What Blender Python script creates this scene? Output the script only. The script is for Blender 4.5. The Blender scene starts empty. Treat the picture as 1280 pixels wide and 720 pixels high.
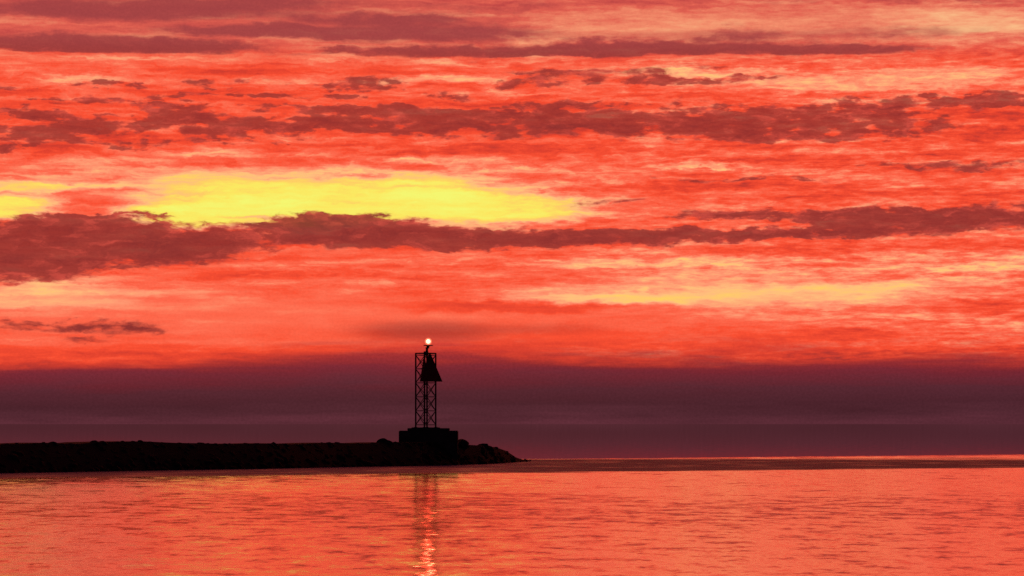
import bpy, bmesh, math, random
from mathutils import Vector, Matrix, noise as mnoise

random.seed(11)
scene = bpy.context.scene
C = scene.collection
F = 3630.0          # focal length in photo pixels (about 20 degrees across)
CAM_H = 3.8
HX, HY = 640.0, 530.0


def at(px, py, dist):
    """World point seen at photo pixel (px, py) at ground distance dist."""
    return Vector(((px - HX) / F * dist, dist, CAM_H + (HY - py) / F * dist))


def lin(r, g, b):
    def c(v):
        v = v / 255.0
        return v / 12.92 if v <= 0.04045 else ((v + 0.055) / 1.055) ** 2.4
    return (c(r), c(g), c(b), 1.0)


def tag(o, label=None, cat=None, group=None, kind=None):
    if label: o['label'] = label
    if cat: o['category'] = cat
    if group: o['group'] = group
    if kind: o['kind'] = kind
    return o


def obj(name, bm, mat, parent=None, smooth=False):
    bmesh.ops.recalc_face_normals(bm, faces=bm.faces)
    me = bpy.data.meshes.new(name)
    bm.to_mesh(me)
    bm.free()
    if smooth:
        for p in me.polygons:
            p.use_smooth = True
    me.materials.append(mat)
    o = bpy.data.objects.new(name, me)
    C.objects.link(o)
    if parent:
        o.parent = parent
    return o


def empty(name, loc, rz=0.0):
    o = bpy.data.objects.new(name, None)
    o.location = loc
    o.rotation_euler = (0, 0, rz)
    o.empty_display_size = 0.3
    C.objects.link(o)
    return o


# ------------------------------------------------------------------ node helper
class N:
    def __init__(self, tree):
        self.t = tree

    def new(self, typ, **kw):
        n = self.t.nodes.new(typ)
        for k, v in kw.items():
            setattr(n, k, v)
        return n

    def put(self, sock, v):
        if isinstance(v, bpy.types.NodeSocket):
            self.t.links.new(v, sock)
        elif v is not None:
            sock.default_value = v

    def m(self, op, a, b=None, c=None, clamp=False):
        n = self.new('ShaderNodeMath', operation=op, use_clamp=clamp)
        self.put(n.inputs[0], a)
        self.put(n.inputs[1], b)
        self.put(n.inputs[2], c)
        return n.outputs[0]

    def vm(self, op, a, b=None, c=None):
        n = self.new('ShaderNodeVectorMath', operation=op)
        self.put(n.inputs[0], a)
        self.put(n.inputs[1], b)
        self.put(n.inputs[2], c)
        return n.outputs['Value'] if op in ('DOT_PRODUCT', 'LENGTH') else n.outputs['Vector']

    def xyz(self, x, y, z=0.0):
        n = self.new('ShaderNodeCombineXYZ')
        self.put(n.inputs[0], x); self.put(n.inputs[1], y); self.put(n.inputs[2], z)
        return n.outputs[0]

    def sep(self, v):
        n = self.new('ShaderNodeSeparateXYZ')
        self.put(n.inputs[0], v)
        return n.outputs

    def noise(self, v, scale=1.0, detail=3.0, rough=0.5, dim='3D', color=False, dist=0.0):
        n = self.new('ShaderNodeTexNoise', noise_dimensions=dim)
        self.put(n.inputs['Vector'], v)
        n.inputs['Scale'].default_value = scale
        n.inputs['Detail'].default_value = detail
        n.inputs['Roughness'].default_value = rough
        n.inputs['Distortion'].default_value = dist
        return n.outputs['Color' if color else 0]

    def smooth(self, v, a, b, lo=0.0, hi=1.0):
        n = self.new('ShaderNodeMapRange', interpolation_type='SMOOTHSTEP')
        self.put(n.inputs[0], v)
        self.put(n.inputs[1], a); self.put(n.inputs[2], b)
        self.put(n.inputs[3], lo); self.put(n.inputs[4], hi)
        return n.outputs[0]

    def ramp(self, v, stops, interp='LINEAR'):
        n = self.new('ShaderNodeValToRGB')
        cr = n.color_ramp
        cr.interpolation = interp
        while len(cr.elements) < len(stops):
            cr.elements.new(0.5)
        for e, (p, col) in zip(cr.elements, stops):
            e.position = p
            e.color = col if not isinstance(col, (int, float)) else (col, col, col, 1)
        self.put(n.inputs[0], v)
        return n.outputs[0]

    def mix(self, f, a, b):
        n = self.new('ShaderNodeMix', data_type='RGBA')
        self.put(n.inputs['Factor'], f)
        self.put(n.inputs[6], a); self.put(n.inputs[7], b)
        return n.outputs[2]

    def blobs(self, P, items, acc=0.0):
        """Sum of soft elliptical cloud patches: (x, y, rx, ry, amount[, tilt]); flat-topped when ry > 0."""
        for it in items:
            x, y, rx, ry, a = it[:5]
            d = self.vm('MULTIPLY_ADD', P, (1 / rx, 1 / ry, 0.0), (-x / rx, -y / ry, 0.0))
            if len(it) > 5:      # tilt: y grows with x by this slope
                s = self.sep(d)
                yy = self.m('MULTIPLY_ADD', s[0], -it[5] * rx / ry, s[1])
                d = self.xyz(s[0], yy)
            q = self.vm('DOT_PRODUCT', d, d)
            q = self.m('POWER', q, 1.6)
            g = self.m('POWER', 0.4, q)
            acc = self.m('MULTIPLY_ADD', g, a, acc)
        return acc


# ------------------------------------------------------------------ sky (world)
world = bpy.data.worlds.new("World")
scene.world = world
world.use_nodes = True
wt = world.node_tree
wt.nodes.clear()
n = N(wt)
geo = n.new('ShaderNodeTexCoord').outputs['Generated']
sx, sy, sz = n.sep(geo)[:3]
az = n.m('ARCTAN2', sx, sy)
el = n.m('ARCSINE', sz)
xx = n.m('MULTIPLY_ADD', az, F, HX)
yy = n.m('MULTIPLY_ADD', el, -F, HY)
P0 = n.xyz(xx, yy)

# wandering of the cloud edges
w1 = n.noise(n.vm('MULTIPLY', P0, (1 / 90, 1 / 26, 0)), 1, 4, 0.55, '2D', True)
w2 = n.noise(n.vm('MULTIPLY', P0, (1 / 22, 1 / 9, 0)), 1, 3, 0.6, '2D', True)
wv = n.vm('MULTIPLY', n.vm('SUBTRACT', w1, (0.5, 0.5, 0.5)), (90, 26, 0))
wv = n.vm('MULTIPLY_ADD', n.vm('SUBTRACT', w2, (0.5, 0.5, 0.5)), (26, 9, 0), wv)
P = n.vm('ADD', P0, wv)

# how light the high lit cloud is, by height above the sea
yn = n.m('DIVIDE', n.m('ADD', yy, 1500.0), 2030.0, clamp=True)
def Y(y): return (y + 1500.0) / 2030.0
T = n.ramp(yn, [(0.0, 0.40), (Y(-700), 0.50), (Y(-150), 0.55), (Y(0), 0.38), (Y(62), 0.42), (Y(80), 0.50), (Y(125), 0.48),
                (Y(160), 0.42), (Y(200), 0.47), (Y(235), 0.50), (Y(300), 0.46), (Y(330), 0.52), (Y(400), 0.50),
                (Y(430), 0.47), (Y(450), 0.36)])
s1 = n.noise(n.vm('MULTIPLY', P0, (1 / 190, 1 / 14, 0)), 1, 4, 0.52, '2D')
s2 = n.noise(n.vm('MULTIPLY_ADD', P, (1 / 95, 1 / 8, 0), (31.7, 11.3, 0)), 1, 3, 0.55, '2D')
s3 = n.noise(n.vm('MULTIPLY_ADD', P0, (1 / 24, 1 / 4.2, 0), (7.7, 91.3, 0)), 1, 3, 0.6, '2D')
calm = n.blobs(P0, [(960, 369, 250, 22, 0.75), (450, 256, 300, 28, 0.25), (180, 400, 330, 38, 0.75), (560, 400, 260, 34, 0.7), (850, 415, 250, 22, 0.6), (1000, 36, 330, 30, 0.6), (1080, 106, 200, 16, 0.5)])
lively = n.m('SUBTRACT', 1.0, calm, None, True)
T = n.m('MULTIPLY_ADD', n.m('SUBTRACT', s1, 0.5), n.m('MULTIPLY_ADD', lively, 0.45, 0.10), T)
T = n.m('MULTIPLY_ADD', n.m('SUBTRACT', s2, 0.5), n.m('MULTIPLY', lively, 0.38), T)
rip = n.smooth(xx, 300, 1100, 0.08, 0.34)
T = n.m('MULTIPLY_ADD', n.m('SUBTRACT', s3, 0.5), n.m('MULTIPLY', n.m('MULTIPLY', rip, 1.35), n.m('MULTIPLY_ADD', lively, 0.8, 0.2)), T)
pf = n.noise(n.vm('MULTIPLY_ADD', P, (1 / 46, 1 / 11, 0), (9.0, 33.0, 0)), 1, 4, 0.58, '2D')
pw = n.m('MULTIPLY', n.smooth(yy, 70, 110), n.smooth(yy, 240, 200))
T = n.m('MULTIPLY_ADD', n.m('SUBTRACT', pf, 0.5), n.m('MULTIPLY_ADD', pw, 0.26, 0.08), T)

BRIGHT = [
    # the yellow opening and its peach border
    (400, 250, 400, 34, 0.20), (390, 226, 345, 20, 0.20), (250, 244, 90, 3, -0.12), (560, 237, 90, 3, -0.12), (330, 271, 60, 2.5, -0.22), (690, 240, 60, 3, -0.14), (420, 221, 130, 3, -0.10), (150, 240, 60, 4, -0.10), (640, 228, 70, 5, -0.12),
    (450, 260, 250, 25, 0.30), (590, 258, 110, 24, 0.22), (300, 264, 120, 22, 0.26), (230, 275, 70, 12, 0.25),
    (10, 262, 70, 15, 0.45), (50, 238, 90, 6, 0.32), (540, 228, 60, 10, 0.14),
    (690, 264, 60, 14, 0.14), (115, 256, 55, 14, -0.17),
    # the second opening lower right
    (930, 370, 260, 17, 0.26), (1080, 360, 110, 9, 0.10), (860, 372, 110, 9, 0.06), (720, 372, 120, 8, 0.12),
    (1000, 340, 320, 22, 0.08), (780, 328, 260, 8, 0.10), (1180, 330, 160, 16, 0.10),
    (40, 374, 120, 15, 0.20), (160, 360, 160, 10, 0.10),
    # paler gaps high up
    (560, 101, 70, 6, 0.24), (1050, 104, 190, 15, 0.18), (1200, 110, 120, 16, 0.09), (860, 94, 120, 4, 0.16),
    (1230, 40, 110, 22, 0.26), (1000, 34, 300, 24, 0.16), (740, 40, 160, 16, 0.10), (680, 55, 50, 5, 0.16),
    (110, 108, 50, 6, 0.14), (450, 78, 600, 3, 0.10), (60, 35, 120, 6, 0.12), (250, 52, 200, 7, 0.10), (870, 208, 70, 4, 0.2),
    (300, 196, 160, 8, 0.14), (640, 200, 200, 6, 0.10),
    # deeper red parts
    (900, 240, 220, 10, -0.10), (820, 232, 120, 8, -0.14), (640, 383, 150, 8, -0.20), (560, 345, 160, 5, -0.08),
    (600, 168, 300, 12, -0.05), (130, 330, 120, 8, -0.12), (300, 330, 160, 10, -0.06), (180, 395, 300, 24, 0.06), (560, 395, 200, 14, 0.03),
    (760, 420, 260, 12, -0.05), (1100, 425, 220, 8, -0.04), (1050, 400, 220, 10, 0.06), (480, 195, 80, 6, -0.1),
]
T = n.blobs(P, BRIGHT, T)

# the lower grey-maroon cloud
c1 = n.noise(n.vm('MULTIPLY', P0, (1 / 44, 1 / 13, 0)), 1, 3.5, 0.52, '2D')
c2 = n.noise(n.vm('MULTIPLY_ADD', P, (1 / 17, 1 / 6, 0), (3.1, 57.0, 0)), 1, 3, 0.6, '2D')
DARK = [
    (100, 306, 190, 30, 0.95), (30, 338, 95, 18, 0.75), (230, 310, 80, 20, 0.8), (70, 283, 90, 8, 0.4),
    (410, 288, 92, 19, 1.25), (480, 282, 50, 9, 0.4), (120, 273, 90, 3, 0.55), (300, 304, 32, 18, -0.30), (320, 300, 60, 12, 0.35), (570, 299, 130, 14, 1.0), (730, 299, 140, 10, 0.8),
    (860, 296, 150, 7.5, 0.85), (985, 292, 120, 7, 0.8), (960, 270, 130, 8, 0.7), (1010, 268, 40, 8, 0.3),
    (1120, 282, 100, 17, 0.9), (1230, 275, 110, 13, 0.9), (1090, 266, 60, 8, 0.5), (1400, 280, 150, 14, 0.8),
    # broken middle rows
    (62, 178, 50, 13, 0.8), (10, 186, 25, 10, 0.55), (22, 146, 40, 7, 0.6), (78, 151, 32, 7, 0.6), (110, 131, 60, 7, 0.5),
    (140, 160, 75, 11, 0.62), (215, 140, 45, 8, 0.7), (255, 157, 60, 13, 0.75), (165, 183, 40, 7, 0.55),
    (300, 160, 40, 9, 0.6), (380, 158, 70, 12, 0.8), (185, 125, 60, 4, 0.45), (60, 128, 40, 4, 0.4), (340, 138, 50, 5, 0.45), (420, 140, 50, 5, 0.5), (270, 172, 40, 5, 0.5), (100, 168, 40, 6, 0.5), (30, 170, 30, 6, 0.5), (150, 112, 60, 4, 0.42), (240, 112, 60, 4, 0.40), (330, 122, 70, 4, 0.45), (430, 124, 60, 4, 0.45), (540, 122, 60, 4, 0.4), (20, 118, 40, 4, 0.4), (230, 180, 50, 4, 0.45), (330, 178, 60, 4, 0.4), (190, 150, 40, 6, 0.4), (580, 140, 60, 6, 0.5), (560, 160, 50, 8, 0.4), (480, 155, 100, 14, 0.66), (510, 141, 70, 7, 0.6),
    (640, 154, 110, 20, 0.78), (720, 145, 90, 12, 0.6), (800, 158, 110, 16, 0.7), (890, 152, 90, 22, 0.82),
    (980, 155, 100, 20, 0.66), (1070, 148, 80, 16, 0.66), (1050, 174, 110, 10, 0.5), (1150, 134, 120, 9, 0.72),
    (1250, 130, 90, 9, 0.72), (1150, 162, 60, 10, 0.42),
    (460, 106, 50, 8, 0.72), (400, 112, 60, 5, 0.4), (650, 107, 60, 6, 0.6), (770, 98, 90, 10, 0.66), (880, 102, 100, 5, 0.72),
    (910, 85, 110, 4, 0.7), (1120, 82, 110, 4, 0.45), (680, 90, 90, 5, 0.42), (690, 132, 90, 4, 0.4), (300, 105, 60, 4, 0.3), (90, 112, 40, 5, 0.3),
    # long soft sheets on top
    (90, 64, 170, 11, 0.80), (240, 66, 80, 8, 0.3), (120, 22, 200, 12, 0.55), (330, 44, 130, 8, 0.72), (320, 10, 120, 9, 0.45),
    (520, 42, 150, 16, 0.62), (470, 28, 90, 6, 0.3), (620, 12, 120, 6, 0.35), (570, 70, 190, 7, 0.72), (760, 65, 170, 9, 0.85), (900, 60, 110, 9, 0.7),
    (1040, 68, 110, 7, 0.78), (930, 46, 60, 8, 0.35), (1120, 48, 100, 9, 0.3), (1200, 8, 150, 6, 0.35), (960, 4, 100, 6, 0.3),
    # dusky smudges low down and at the right
    (90, 409, 100, 7, 0.66), (175, 416, 35, 6, 0.5), (115, 427, 40, 4, 0.4),
    (1230, 212, 80, 7, 0.62), (1130, 210, 80, 5, 0.3), (930, 226, 130, 4, 0.42), (780, 254, 90, 4, 0.3), (880, 270, 60, 4, 0.3), 
    
]
DARK = [(b[0], b[1], b[2], b[3], b[4] * (1.18 if b[0] < 620 else 0.92)) for b in DARK]
B = n.blobs(P, DARK)
# cloud of the same kind all over the rest of the sky
inframe = n.smooth(n.m('MAXIMUM', n.m('ABSOLUTE', n.m('SUBTRACT', xx, HX)), n.m('MULTIPLY_ADD', yy, -4.0, 600.0)), 640, 1000, 0.0, 0.14)
B = n.m('ADD', B, inframe)
pres = n.m('MULTIPLY', n.smooth(B, 0.02, 0.30), n.smooth(yy, 40, 110, 0.45, 1.0))
yw = n.m('MULTIPLY_ADD', n.m('SUBTRACT', s1, 0.5), 9.0, yy)
rag = n.m('ADD', n.m('MULTIPLY', n.m('SUBTRACT', c1, 0.5), 1.7), n.m('MULTIPLY', n.m('SUBTRACT', c2, 0.5), 0.75))
c4 = n.noise(n.vm('MULTIPLY_ADD', P0, (1 / 27, 1 / 8.5, 0), (44.0, 2.0, 0)), 1, 3, 0.5, '2D')
mid = n.m('MULTIPLY', n.smooth(yy, 84, 118), n.smooth(yy, 230, 190))
rag = n.m('MULTIPLY_ADD', n.m('MULTIPLY', n.m('SUBTRACT', c4, 0.5), 2.1), mid, rag)
D = n.m('MULTIPLY_ADD', rag, pres, B)
D = n.m('MULTIPLY_ADD', mid, -0.07, D)
SOFT = [(535, 414, 105, 15, 0.62), (700, 411, 70, 8, 0.34), (1110, 444, 160, 5, 0.34), (930, 455, 200, 5, 0.3), (640, 384, 120, 6, 0.2),
        (120, 20, 230, 11, 0.34), (460, 24, 180, 9, 0.30), (560, 46, 150, 9, 0.34), (100, 62, 220, 10, 0.40), (330, 44, 150, 7, 0.3), (860, 48, 140, 7, 0.28),
        (1090, 48, 130, 8, 0.22), (700, 66, 260, 6, 0.34), (1010, 66, 160, 6, 0.3), (300, 8, 250, 8, 0.3), (1000, 168, 180, 12, 0.22), (640, 164, 160, 12, 0.16), (1180, 158, 120, 12, 0.2)]
SOFT = [(q[0], q[1], q[2], q[3], q[4] * (1.3 if q[1] < 70 else 1.0)) for q in SOFT]
D = n.blobs(P0, SOFT, D)
# the upper sheet ends in a straight base
D = n.m('SUBTRACT', D, n.m('MULTIPLY', n.m('MULTIPLY', n.smooth(yw, 71.5, 76.5), n.smooth(yw, 92, 82)), 0.65))
sf = n.m('MAXIMUM', n.smooth(yy, 110, 40), n.smooth(yy, 380, 402))
Da = n.smooth(D, n.m('MULTIPLY_ADD', sf, -0.18, 0.20), n.m('MULTIPLY_ADD', sf, 0.26, 0.74))

pal = n.ramp(n.m('MULTIPLY', T, 0.80), [(p * 0.80, c) for p, c in [
    (0.0, lin(120, 38, 44)), (0.16, lin(178, 54, 48)), (0.30, lin(222, 64, 46)), (0.43, lin(248, 78, 50)),
    (0.56, lin(253, 106, 78)), (0.68, lin(254, 150, 112)), (0.80, lin(254, 188, 124)), (0.92, lin(254, 206, 100)),
    (1.05, lin(251, 231, 96)), (1.24, lin(244, 246, 112))]])
top = n.ramp(T, [(0.0, lin(128, 48, 56)), (0.25, lin(196, 74, 70)), (0.43, lin(224, 96, 80)), (0.62, lin(242, 140, 106)), (0.85, lin(250, 186, 134))])
sky = n.mix(n.m('MULTIPLY', n.smooth(yy, 92, 48), n.smooth(yy, -160, -30)), pal, top)
c3 = n.noise(n.vm('MULTIPLY_ADD', P, (1 / 34, 1 / 12, 0), (71.0, 5.0, 0)), 1, 4, 0.6, '2D')
dk = n.m('MULTIPLY_ADD', n.m('SUBTRACT', c3, 0.5), 1.3, n.m('MULTIPLY_ADD', n.m('SUBTRACT', 1.0, D), 0.30, n.m('MULTIPLY', n.m('MINIMUM', T, 0.62), 0.55)))
dk = n.m('SUBTRACT', dk, n.smooth(yy, 385, 405, 0.0, 0.34))
dcol = n.ramp(dk, [(0.0, lin(134, 46, 46)), (0.3, lin(156, 55, 50)), (0.6, lin(196, 72, 62))])
dcol = n.mix(n.smooth(yy, 100, 40, 0.0, 0.85), dcol, lin(164, 68, 70))
sky = n.mix(n.m('MULTIPLY', Da, n.m('MULTIPLY', n.smooth(yy, 450, 420, 0.62, 0.97), n.m('MULTIPLY_ADD', mid, -0.10, n.smooth(c3, 0.25, 0.6, n.m('MULTIPLY_ADD', n.smooth(T, 0.6, 0.75), 0.12, 0.88), 1.0)))), sky, dcol)

# dark bank lying on the horizon
elow = n.noise(n.vm('MULTIPLY_ADD', P0, (1 / 330, 1 / 34, 0), (5.0, 17.0, 0)), 1, 4, 0.6, '2D')
edge = n.m('MULTIPLY_ADD', n.m('SUBTRACT', s1, 0.5), 34.0, n.m('MULTIPLY_ADD', n.m('SUBTRACT', elow, 0.5), 60.0, yy))
edge = n.blobs(P0, [(0, 455, 260, 60, -14), (640, 450, 200, 40, 5)], edge)
bank = n.smooth(edge, 428, 460)
fine = n.noise(n.vm('MULTIPLY', P0, (1 / 3.6, 1 / 2.8, 0)), 1, 2, 0.7, '2D')
bcol = n.ramp(n.m('DIVIDE', n.m('SUBTRACT', n.mix(0.5, yy, edge) if False else n.m('MULTIPLY_ADD', edge, 0.5, n.m('MULTIPLY', yy, 0.5)), 440.0), 90.0, clamp=True),
              [(0.0, lin(186, 50, 46)), (0.1, lin(158, 45, 47)), (0.28, lin(116, 37, 49)), (0.5, lin(84, 37, 48)), (0.70, lin(73, 34, 44)), (0.85, lin(77, 37, 47)), (1.0, lin(88, 42, 53))])
bs = n.vm('SCALE', bcol, None)
n.put(bs.node.inputs['Scale'], n.m('ADD', n.m('MULTIPLY_ADD', n.m('SUBTRACT', s1, 0.5), 0.35, 1.0), n.m('MULTIPLY', n.m('SUBTRACT', elow, 0.5), 0.45)))
sky = n.mix(bank, sky, bs)
sky = n.vm('SCALE', sky, None)
sc_node = sky.node
n.put(sc_node.inputs['Scale'], n.m('MULTIPLY_ADD', n.m('SUBTRACT', fine, 0.5), n.m('MAXIMUM', n.smooth(T, 0.5, 0.8, 0.22, 0.04), n.m('MULTIPLY', bank, 0.42)), 1.0))

# the afterglow fades away from the sunset, round the horizon and towards the zenith
off = n.m('ABSOLUTE', n.m('ADD', az, 0.05))
glow = n.m('MULTIPLY', n.smooth(off, 0.35, 1.5, 1.0, 0.0), n.smooth(el, 0.22, 0.8, 1.0, 0.0))
sky = n.mix(glow, lin(38, 26, 38), sky)

nish = n.new('ShaderNodeTexSky', sky_type='NISHITA')
nish.sun_disc = False
nish.sun_elevation = math.radians(0.5)
nish.sun_rotation = math.radians(-3.0)
bg1 = n.new('ShaderNodeBackground'); n.put(bg1.inputs[0], nish.outputs[0]); bg1.inputs[1].default_value = 0.0006
bg2 = n.new('ShaderNodeBackground'); n.put(bg2.inputs[0], sky); bg2.inputs[1].default_value = 1.0
addn = n.new('ShaderNodeAddShader')
wt.links.new(bg1.outputs[0], addn.inputs[0]); wt.links.new(bg2.outputs[0], addn.inputs[1])
wo = n.new('ShaderNodeOutputWorld')
wt.links.new(addn.outputs[0], wo.inputs[0])

# the sun itself: set behind the cloud, hardly any direct light left
sd = bpy.data.lights.new('sun', 'SUN')
sd.energy = 0.001
sd.angle = math.radians(40)
sd.color = (1.0, 0.45, 0.2)
so = bpy.data.objects.new('sun', sd)
to_sun = Vector((math.sin(math.radians(-3)), math.cos(math.radians(-3)), math.tan(math.radians(1.0))))
so.rotation_euler = to_sun.to_track_quat('Z', 'Y').to_euler()
so.location = (0, 0, 60)
C.objects.link(so)


# ------------------------------------------------------------------ materials
def principled(name, col, rough=0.6, metal=0.0, spec=0.5):
    m = bpy.data.materials.new(name)
    m.use_nodes = True
    b = m.node_tree.nodes['Principled BSDF']
    b.inputs['Base Color'].default_value = col if len(col) == 4 else (*col, 1)
    b.inputs['Roughness'].default_value = rough
    b.inputs['Metallic'].default_value = metal
    b.inputs['Specular IOR Level'].default_value = spec
    return m, N(m.node_tree), b


def mottled(name, c0, c1, scale, rough=0.8, bump=0.3, spec=0.3, metal=0.0):
    m, k, b = principled(name, c0, rough, metal, spec)
    tc = k.new('ShaderNodeTexCoord').outputs['Object']
    f = k.noise(tc, scale, 6, 0.62)
    k.put(b.inputs['Base Color'], k.ramp(f, [(0.3, (*c0, 1)), (0.7, (*c1, 1))]))
    bp = k.new('ShaderNodeBump')
    bp.inputs['Strength'].default_value = bump
    bp.inputs['Distance'].default_value = 0.05
    k.put(bp.inputs['Height'], k.noise(tc, scale * 3, 5, 0.6))
    k.put(b.inputs['Normal'], bp.outputs[0])
    return m


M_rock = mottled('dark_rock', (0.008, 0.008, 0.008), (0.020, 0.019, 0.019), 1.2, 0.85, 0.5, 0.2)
M_conc = mottled('weathered_concrete', (0.035, 0.034, 0.033), (0.07, 0.068, 0.066), 0.9, 0.9, 0.25, 0.2)
M_steel = mottled('rusty_steel', (0.05, 0.045, 0.042), (0.10, 0.075, 0.06), 5, 0.7, 0.1, 0.3)
M_board = mottled('faded_dayboard_paint', (0.12, 0.012, 0.012), (0.16, 0.02, 0.018), 2.5, 0.7, 0.05, 0.2)
M_dark = mottled('dark_painted_metal', (0.03, 0.03, 0.03), (0.05, 0.05, 0.05), 6, 0.5, 0.05, 0.3)


def emitter(name, col, strength):
    m = bpy.data.materials.new(name)
    m.use_nodes = True
    t = m.node_tree
    t.nodes.clear()
    e = t.nodes.new('ShaderNodeEmission')
    e.inputs[0].default_value = (*col, 1)
    e.inputs[1].default_value = strength
    o = t.nodes.new('ShaderNodeOutputMaterial')
    t.links.new(e.outputs[0], o.inputs[0])
    return m


M_lamp = emitter('beacon_light', (1.0, 0.80, 0.62), 5.0)
M_lens = emitter('beacon_lens', (1.0, 0.25, 0.13), 1.15)
_t = M_lens.node_tree
_mx = _t.nodes.new('ShaderNodeMixShader'); _tr = _t.nodes.new('ShaderNodeBsdfTransparent')
_tr.inputs[0].default_value = (1.0, 0.75, 0.65, 1)
_mx.inputs[0].default_value = 0.6
_em = [q for q in _t.nodes if q.type == 'EMISSION'][0]
_t.links.new(_tr.outputs[0], _mx.inputs[1]); _t.links.new(_em.outputs[0], _mx.inputs[2])
_t.links.new(_mx.outputs[0], [q for q in _t.nodes if q.type == 'OUTPUT_MATERIAL'][0].inputs[0])

# ------------------------------------------------------------------ water
mw, k, b = principled('sea_water', (0.012, 0.008, 0.010), 0.06, 0.0, 0.5)
b.inputs['IOR'].default_value = 1.4
pos = k.new('ShaderNodeNewGeometry').outputs['Position']
px, py, pz = k.sep(pos)[:3]
P2 = k.xyz(px, py)
# ruffled and slick water: the near basin is ruffled, a slick lies along the breakwater,
# beyond it a narrow ruffled streak, then the calm open sea
wob = k.noise(k.vm('MULTIPLY', P2, (1 / 9, 1 / 9, 0)), 1, 4, 0.6, '2D')
line = k.m('MULTIPLY_ADD', px, 0.60, 229.0)            # edge of the ruffled basin
over = k.m('SUBTRACT', py, line)
over = k.m('MULTIPLY_ADD', k.m('SUBTRACT', wob, 0.5), 12.0, over)
near = k.smooth(over, 2.5, -6.0)                       # 1 in the basin
l2 = k.m('MULTIPLY_ADD', px, 0.30, 313.0)              # centre of the far ruffled streak
d2 = k.m('ABSOLUTE', k.m('SUBTRACT', k.m('MULTIPLY_ADD', k.m('SUBTRACT', wob, 0.5), 8.0, py), l2))
wid = k.m('MAXIMUM', k.m('MULTIPLY', px, 0.36), 1.2)
streak = k.m('MULTIPLY', k.smooth(k.m('DIVIDE', d2, wid), 1.7, 0.4), k.m('MULTIPLY', k.smooth(px, 1.0, 40.0, 0.2, 0.8), k.smooth(wob, 0.3, 0.65, 0.45, 1.0)))
ruff = k.m('MAXIMUM', near, streak)
chop = k.m('MULTIPLY', k.smooth(over, -6.0, 2.5), k.smooth(k.m('SUBTRACT', py, l2), 4, -6))   # disturbed water round the rocks
chop = k.m('MULTIPLY', chop, k.m('SUBTRACT', 1.0, streak, None, True))
patch = k.noise(k.vm('MULTIPLY', P2, (1 / 6.0, 1 / 9.0, 0)), 1, 4, 0.6, '2D')
lull = k.smooth(k.m('ABSOLUTE', k.m('SUBTRACT', py, 132.0)), 40.0, 8.0, 0.0, 0.20)
patch = k.smooth(k.m('SUBTRACT', patch, lull), 0.26, 0.56)
k.put(b.inputs['Roughness'], k.m('MULTIPLY_ADD', chop, k.m('MULTIPLY_ADD', patch, 0.2, 0.38), k.m('MULTIPLY', near, 0.30)))
k.put(b.inputs['Base Color'], k.mix(chop, (0.012, 0.008, 0.010, 1), (0.07, 0.10, 0.25, 1)))
amp = k.m('MULTIPLY_ADD', ruff, k.smooth(py, 70, 210, 0.036, 0.032), 0.004)
mean = k.m('MULTIPLY', k.smooth(py, 60, 200, -0.0048, 0.0130), k.m('MULTIPLY_ADD', patch, 0.5, 0.6))
mean = k.m('MULTIPLY_ADD', k.m('SUBTRACT', 1.0, patch), -0.0055, mean)
mean = k.m('MULTIPLY_ADD', ruff, mean, 0.0026)
wa = k.vm('SUBTRACT', k.noise(k.vm('MULTIPLY', P2, (0.72, 0.42, 0)), 1, 2.5, 0.55, '2D', True), (0.5, 0.5, 0.5))
wb = k.vm('SUBTRACT', k.noise(k.vm('MULTIPLY_ADD', P2, (3.4, 3.0, 0), (13.0, 7.0, 0)), 1, 3, 0.6, '2D', True), (0.5, 0.5, 0.5))
slope = k.vm('ADD', k.vm('SCALE', wa, None), wb)
wa_s = [nd for nd in mw.node_tree.nodes if nd.type == 'VECT_MATH' and nd.operation == 'SCALE'][-1]
wa_s.inputs['Scale'].default_value = 1.2
ss = k.sep(slope)
nx = k.m('MULTIPLY', ss[0], k.m('MULTIPLY', amp, 3.2))
ny = k.m('SUBTRACT', k.m('MULTIPLY', ss[1], amp), mean)
nrm = k.vm('NORMALIZE', k.xyz(nx, ny, 1.0))
k.put(b.inputs['Normal'], nrm)
# extra gloss brightens the ruffled water; red of the reflection put into its colour
gl = k.new('ShaderNodeBsdfGlossy')
gl.inputs['Color'].default_value = (1.0, 0.70, 0.72, 1)
gl.inputs['Roughness'].default_value = 0.085
k.put(gl.inputs['Normal'], nrm)
mx = k.new('ShaderNodeMixShader')
k.put(mx.inputs[0], k.m('MULTIPLY', k.m('MULTIPLY', ruff, k.m('SUBTRACT', 1.0, chop)), 0.95))
mw.node_tree.links.new(b.outputs[0], mx.inputs[1])
mw.node_tree.links.new(gl.outputs[0], mx.inputs[2])
mw.node_tree.links.new(mx.outputs[0], mw.node_tree.nodes['Material Output'].inputs[0])

bm = bmesh.new()
for y0, y1, x in ((-200, 20000, 20000), (20000, 90000, 40000)):
    vs = [bm.verts.new(v) for v in ((-x, y0, 0), (x, y0, 0), (x, y1, 0), (-x, y1, 0))]
    bm.faces.new(vs)
tag(obj('sea', bm, mw), kind='structure')

# sea bed under everything
bm = bmesh.new()
vs = [bm.verts.new(v) for v in ((-90000, -3000, -6), (90000, -3000, -6), (90000, 90000, -6), (-90000, 90000, -6))]
bm.faces.new(vs)
tag(obj('ground', bm, M_rock), kind='structure')

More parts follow.
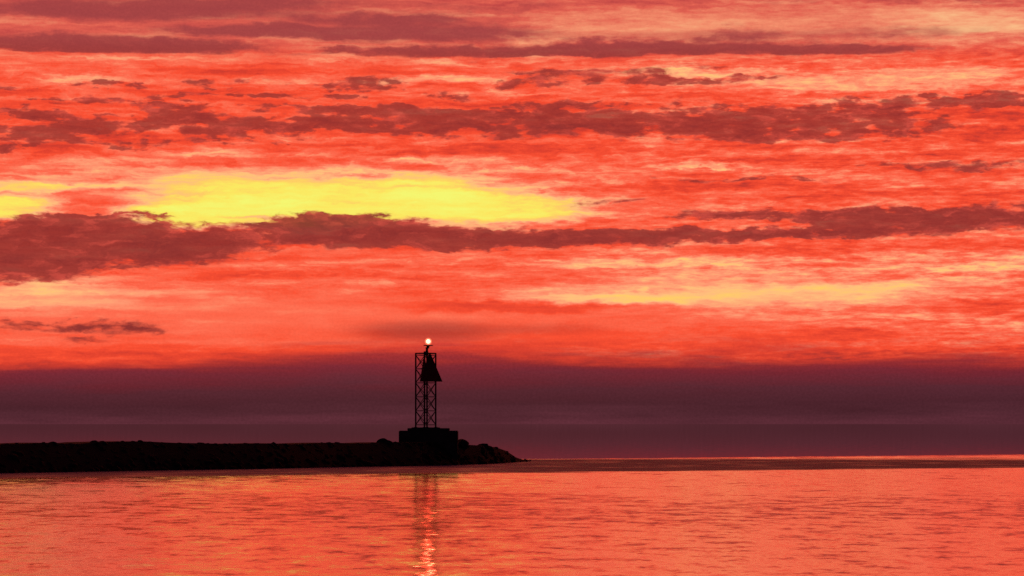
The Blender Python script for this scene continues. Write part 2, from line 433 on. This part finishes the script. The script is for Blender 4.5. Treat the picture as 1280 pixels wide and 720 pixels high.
# ------------------------------------------------------------------ breakwater
SKY = [(-420, 551), (-200, 552), (-60, 551.5), (0, 553), (30, 553), (40, 552.3), (65, 551.3), (75, 553), (85, 552), (105, 553), (113, 551), (150, 550.3),
       (175, 549.6), (186, 550), (215, 551.6), (260, 552.3), (280, 553.3), (310, 552.4), (330, 553), (347, 551.6), (360, 553.6),
       (395, 552), (420, 551.5), (450, 552.8), (470, 551.5), (490, 551), (520, 551), (572, 550), (578, 553.5), (590, 555), (604, 555), (620, 557.5),
       (632, 562), (639, 566.5), (645, 571), (654, 574), (661, 576.2), (664, 579)]
WAT = [(-420, 606), (-200, 599), (0, 591.5), (200, 588), (330, 586), (420, 584), (520, 582.5), (600, 580.3), (630, 578.8), (655, 577.2), (664, 576.6)]


def interp(tab, x):
    for (x0, y0), (x1, y1) in zip(tab, tab[1:]):
        if x <= x1:
            return y0 + (y1 - y0) * (x - x0) / (x1 - x0)
    return tab[-1][1]


def water_dist(px_):
    return CAM_H * F / (interp(WAT, px_) - HY)


OUT = Vector((0.77, -0.64, 0)).normalized()   # towards the harbour side


def rock(bm, c, r, seed, flat=0.8, sub=2):
    """One angular quarry stone: a lumpy sphere cut by random planes."""
    rnd = random.Random(seed)
    tmp = bmesh.new()
    bmesh.ops.create_icosphere(tmp, subdivisions=sub, radius=1.0)
    cuts = [(Vector((rnd.uniform(-1, 1), rnd.uniform(-1, 1), rnd.uniform(-1, 1))).normalized(), rnd.uniform(0.55, 0.85)) for _ in range(7)]
    sxyz = Vector((rnd.uniform(0.8, 1.35), rnd.uniform(0.8, 1.25), flat * rnd.uniform(0.7, 1.1)))
    rot = Matrix.Rotation(rnd.uniform(0, 6.28), 3, 'Z') @ Matrix.Rotation(rnd.uniform(-0.4, 0.4), 3, 'X')
    for v in tmp.verts:
        p = v.co.copy()
        for d, h in cuts:
            e = p.dot(d)
            if e > h:
                p -= d * (e - h)
        p *= 1 + 0.10 * mnoise.noise(p * 1.7 + Vector((seed % 97, 0, 0)))
        v.co = Vector(c) + rot @ Vector((p.x * sxyz.x, p.y * sxyz.y, p.z * sxyz.z)) * r
    me = bpy.data.meshes.new('tmp')
    tmp.to_mesh(me); tmp.free()
    bm.from_mesh(me)
    bpy.data.meshes.remove(me)


bm = bmesh.new()
xs = list(range(-420, 600, 20)) + list(range(600, 665, 4))
rows = []
for x in xs:
    dw = water_dist(x)
    y = interp(SKY, x) + 1.9 * min(1.0, (664 - x) / 60.0 + 0.15)
    wpt = Vector(((x - HX) / F * dw, dw, 0))
    dc = dw + 4.5
    zc = max(0.05, CAM_H - (y - HY) / F * dc)
    half = min(4.0, 0.6 + zc * 1.6)
    dc = dw + half
    zc = max(0.05, CAM_H - (y - HY) / F * dc)
    cr = Vector(((x - HX) / F * dc, dc, zc))
    cb = cr - OUT * (0.5 + 1.4 * min(zc, 2.2))
    bk = cb - OUT * (0.5 + 1.7 * zc)
    bk.z = -0.4
    mid = (wpt + cr) / 2 + Vector((0, 0, 0.08))
    w0 = wpt.copy(); w0.z = -0.5
    w0.y -= 0.15
    rows.append([bm.verts.new(v) for v in (w0, wpt, mid, cr, cb, bk)])
for a, c in zip(rows, rows[1:]):
    for i in range(5):
        bm.faces.new((a[i], c[i], c[i + 1], a[i + 1]))
bm.faces.new(rows[-1])
bm.faces.new(rows[0][::-1])
# armour stones
rnd = random.Random(5)
sd_ = 0
x = -420.0
while x < 655:
    for j in range(6):
        xj = x + rnd.uniform(-7, 7)
        dw = water_dist(xj)
        dc = dw + 4.5
        zc = max(0.0, CAM_H - (interp(SKY, xj) - HY) / F * dc)
        half = min(4.2, 0.6 + zc * 1.6)
        t = (j + rnd.uniform(0.1, 0.9)) / 6
        dd = dw + half * t
        r = rnd.uniform(0.30, 0.62) * (0.35 + 0.65 * min(1.0, zc / 2.0))
        zt = zc * t + 0.10 * (1 - t) - 0.05
        c = Vector(((xj - HX) / F * dd, dd, zt - r * (0.50 + 0.32 * t)))
        sd_ += 1
        rock(bm, c, r, sd_, 0.85)
    # crest stones, back of the crest
    for j in range(3):
        xj = x + rnd.uniform(-7, 7)
        dw = water_dist(xj)
        zc = max(0.0, CAM_H - (interp(SKY, xj) - HY) / F * (dw + 5))
        r = rnd.uniform(0.26, 0.52) * (0.35 + 0.65 * min(1.0, zc / 2.0))
        dd = dw + min(4.2, 0.6 + zc * 1.6) + j * 1.0
        if zc > 0.5:
            sd_ += 1
            rock(bm, Vector(((xj - HX) / F * dd, dd, zc - r * 0.86 - 0.10 * j)), r, sd_, 0.8)
    x += 9.5
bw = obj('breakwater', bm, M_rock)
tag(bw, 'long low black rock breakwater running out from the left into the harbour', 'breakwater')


def boulder(px_, py_top, dist, r, label, seed):
    p = at(px_, py_top, dist)
    bm = bmesh.new()
    rock(bm, (0, 0, 0), r, seed, 0.9, 3)
    top = max(v.co.z for v in bm.verts)
    o = obj('boulder', bm, M_rock)
    o.location = (p.x, p.y, p.z - top)
    tag(o, label, 'boulder', 'boulders standing out of the breakwater')
    return o


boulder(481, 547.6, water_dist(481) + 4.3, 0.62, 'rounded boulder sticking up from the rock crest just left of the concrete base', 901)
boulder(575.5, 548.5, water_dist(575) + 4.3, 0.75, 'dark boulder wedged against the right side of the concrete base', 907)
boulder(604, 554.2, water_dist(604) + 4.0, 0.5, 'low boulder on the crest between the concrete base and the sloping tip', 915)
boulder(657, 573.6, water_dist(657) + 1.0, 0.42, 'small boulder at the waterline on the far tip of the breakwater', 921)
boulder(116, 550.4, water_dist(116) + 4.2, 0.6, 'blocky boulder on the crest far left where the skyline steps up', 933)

# ------------------------------------------------------------------ concrete base
DB = 271.6
S = F / DB                     # photo pixels per metre at the tower
xb = (535.7 - HX) / S
zt = lambda y: CAM_H + (HY - y) / S


def chamfer_box(bm, x0, x1, y0, y1, z0, z1, bev=0.04):
    tmp = bmesh.new()
    bmesh.ops.create_cube(tmp, size=1)
    for v in tmp.verts:
        v.co = Vector(((x0 + x1) / 2 + v.co.x * (x1 - x0), (y0 + y1) / 2 + v.co.y * (y1 - y0), (z0 + z1) / 2 + v.co.z * (z1 - z0)))
    bmesh.ops.bevel(tmp, geom=list(tmp.edges), offset=bev, segments=2, affect='EDGES')
    me = bpy.data.meshes.new('tmp')
    tmp.to_mesh(me); tmp.free(); bm.from_mesh(me); bpy.data.meshes.remove(me)


base = empty('concrete_base', (xb, DB, 0))
tag(base, 'stepped black concrete plinth on the breakwater carrying the lattice light tower', 'plinth')
bm = bmesh.new()
chamfer_box(bm, -36.6 / S, 36.6 / S, -1.3, 2.7, -0.3, zt(538.3), 0.06)
obj('block', bm, M_conc, base)
bm = bmesh.new()
chamfer_box(bm, -26 / S, 26 / S, -1.1, 2.2, zt(538.3) + 0.003, zt(535.2), 0.03)
chamfer_box(bm, -21 / S, 14 / S, -1.0, 1.8, zt(535.2) - 0.05, zt(534.2), 0.03)
obj('cap_slab', bm, M_conc, base)

# ------------------------------------------------------------------ light tower
z_base, z_top = zt(534.2), zt(441.2)
xt = (532.0 - HX) / S
tower = empty('light_tower', (xt, DB + 0.4, z_base))
tag(tower, 'black steel lattice tower with triangular dayboard and a lit red lamp on top', 'light tower')
R = 12.6 / S
H = z_top - z_base
d0 = math.radians(9)
legs = [Vector((R * math.cos(d0 + i * math.pi / 2), R * math.sin(d0 + i * math.pi / 2), 0)) for i in range(4)]


def bar(bm, p, q, w, sides=6):
    p, q = Vector(p), Vector(q)
    d = (q - p)
    mat = d.to_track_quat('Z', 'Y').to_matrix()
    ra, rb = [], []
    for i in range(sides):
        a = 2 * math.pi * i / sides + math.pi / sides
        off_ = mat @ Vector((math.cos(a), math.sin(a), 0)) * w
        ra.append(bm.verts.new(p + off_)); rb.append(bm.verts.new(q + off_))
    for i in range(sides):
        j = (i + 1) % sides
        bm.faces.new((ra[i], ra[j], rb[j], rb[i]))
    bm.faces.new(ra[::-1]); bm.faces.new(rb)


def loft(bm, rings):
    """rings: list of (z, radius, cx, cy)"""
    prev = None
    for z, r, cx, cy in rings:
        cur = [bm.verts.new((cx + r * math.cos(i * math.pi / 10), cy + r * math.sin(i * math.pi / 10), z)) for i in range(20)]
        if prev:
            for i in range(20):
                j = (i + 1) % 20
                bm.faces.new((prev[i], prev[j], cur[j], cur[i]))
        else:
            bm.faces.new(cur[::-1])
        prev = cur
    bm.faces.new(prev)


for L in legs:
    bm = bmesh.new()
    bar(bm, L, L + Vector((0, 0, H)), 0.082, 8)
    lg = obj('leg', bm, M_steel, tower)
    bm = bmesh.new()
    chamfer_box(bm, L.x - 0.16, L.x + 0.16, L.y - 0.16, L.y + 0.16, 0.0, 0.03, 0.005)
    obj('foot_plate', bm, M_steel, lg)
levels = [zt(y) - z_base for y in (531, 513.5, 496, 478.5, 461, 443.8)]
for i in range(4):
    a, c = legs[i], legs[(i + 1) % 4]
    for z in levels:
        bm = bmesh.new()
        bar(bm, a + Vector((0, 0, z)), c + Vector((0, 0, z)), 0.034)
        obj('strut', bm, M_steel, tower)
    for z0, z1 in zip(levels, levels[1:]):
        for (p, q) in ((a, c), (c, a)):
            bm = bmesh.new()
            off_ = Vector((0, 0, 0.0))
            bar(bm, p + Vector((0, 0, z0)), q + Vector((0, 0, z1)), 0.034)
            obj('brace', bm, M_steel, tower)
# top ring and lamp platform
bm = bmesh.new()
for i in range(4):
    bar(bm, legs[i] + Vector((0, 0, H - 0.02)), legs[(i + 1) % 4] + Vector((0, 0, H - 0.02)), 0.05)
bar(bm, legs[0] + Vector((0, 0, H - 0.06)), legs[2] + Vector((0, 0, H - 0.06)), 0.03)
bar(bm, legs[1] + Vector((0, 0, H - 0.06)), legs[3] + Vector((0, 0, H - 0.06)), 0.03)
obj('top_frame', bm, M_steel, tower)
# ladder on the rear leg
bm = bmesh.new()
lx, ly = 0.0, 0.0
for s in (-0.13, 0.13):
    bar(bm, (lx + s, ly, 0), (lx + s, ly, H), 0.028)
z = 0.2
while z < H:
    bar(bm, (lx - 0.13, ly, z), (lx + 0.13, ly, z), 0.014)
    z += 0.3
obj('ladder', bm, M_steel, tower)


# dayboards: triangular panels on the faces turned to the harbour and to the sea lane
def dayboard(center, right, wid, hgt, thick, apex_shift=0.0):
    bm = bmesh.new()
    right = right.normalized()
    nrm_ = right.cross(Vector((0, 0, 1)))
    pts = [(-wid / 2, 0), (wid / 2, 0), (apex_shift + 0.05, hgt), (apex_shift - 0.05, hgt)]
    fr = [bm.verts.new(center + right * u + Vector((0, 0, v)) + nrm_ * thick / 2) for u, v in pts]
    bk = [bm.verts.new(center + right * u + Vector((0, 0, v)) - nrm_ * thick / 2) for u, v in pts]
    bm.faces.new(fr); bm.faces.new(bk[::-1])
    for i in range(4):
        j = (i + 1) % 4
        bm.faces.new((fr[i], bk[i], bk[j], fr[j]))
    return obj('dayboard', bm, M_board, tower)


zb = zt(477.2) - z_base
dayboard(Vector(((539.1 - 532) / S, -R - 0.12, zb)), Vector((1, 0.12, 0)), 28.6 / S, 36 / S, 0.04, -1.6 / S)
dayboard(Vector((-2.0 / S, -0.2, zb + 0.05)), Vector((0.42, 1, 0)), 24 / S, 33 / S, 0.04, 0.06)
bm = bmesh.new()
bar(bm, (-6.2 / S, -R - 0.08, zt(461) - z_base), (9 / S, -R - 0.06, zt(461) - z_base), 0.05)
bar(bm, (-3 / S, -R - 0.08, zt(474) - z_base), (12 / S, -R - 0.06, zt(474) - z_base), 0.04)
bar(bm, (5.0 / S, -R - 0.07, zt(445) - z_base), (5.5 / S, -R - 0.07, zt(476) - z_base), 0.035)
obj('dayboard_bracket', bm, M_steel, tower)

# battery box, lamp post and lantern
bm = bmesh.new()
chamfer_box(bm, -2.6 / S, 3.4 / S, -0.2, 0.2, H - 0.22, H + 0.16, 0.02)
obj('battery_box', bm, M_dark, tower)
lxm = 3.2 / S
bm = bmesh.new()
loft(bm, [(H + 0.10, 0.12, 1.3 / S, 0), (H + 0.42, 0.11, 1.6 / S, 0), (H + 0.44, 0.19, 2.0 / S, 0), (H + 0.52, 0.19, 2.2 / S, 0), (H + 0.54, 0.12, 2.4 / S, 0), (H + 0.66, 0.16, lxm, 0)])
obj('lamp_post', bm, M_dark, tower)
zl = zt(426.6) - z_base
bm = bmesh.new()
loft(bm, [(zl + 0.33 * math.sin(t), max(0.01, 0.33 * math.cos(t)), lxm, 0) for t in [math.radians(a) for a in range(-90, 91, 15)]])
bm2 = bmesh.new()
loft(bm2, [(zl - 0.44, 0.16, lxm, 0), (zl - 0.40, 0.44, lxm, 0), (zl - 0.34, 0.46, lxm, 0), (zl - 0.34, 0.40, lxm, 0), (zl - 0.36, 0.05, lxm, 0)])
obj('lantern_base_shield', bm2, M_dark, tower)  # lantern base, with a wide skirt added to block the lamp's downward light
lens = obj('lantern_lens', bm, M_lens, tower, True)
bm = bmesh.new()
loft(bm, [(zl + 0.21 * math.sin(t), max(0.01, 0.21 * math.cos(t)), lxm, 0) for t in [math.radians(a) for a in range(-90, 91, 15)]])
obj('bulb', bm, M_lamp, lens, True)

ld = bpy.data.lights.new('beacon_lamp', 'POINT')
ld.energy = 1150.0
ld.color = (1.0, 0.12, 0.06)
ld.shadow_soft_size = 0.05
lo = bpy.data.objects.new('beacon_lamp', ld)
lo.location = (lxm, 0, zl + 0.275)
lo.parent = tower
C.objects.link(lo)

# ------------------------------------------------------------------ camera
cd = bpy.data.cameras.new('camera')
cd.sensor_width = 36.0
cd.lens = 36.0 * F / 1280.0
cd.shift_y = (HY - 360.0) / 1280.0
cd.clip_start = 0.5
cd.clip_end = 200000
co = bpy.data.objects.new('camera', cd)
co.location = (0, 0, CAM_H)
co.rotation_euler = (math.radians(90), 0, 0)
C.objects.link(co)
scene.camera = co

scene.render.engine = 'CYCLES'
scene.cycles.use_denoising = False
scene.view_settings.view_transform = 'Standard'
scene.view_settings.look = 'None'
scene.view_settings.exposure = 0.0
scene.view_settings.gamma = 1.0
scene.cycles.max_bounces = 6
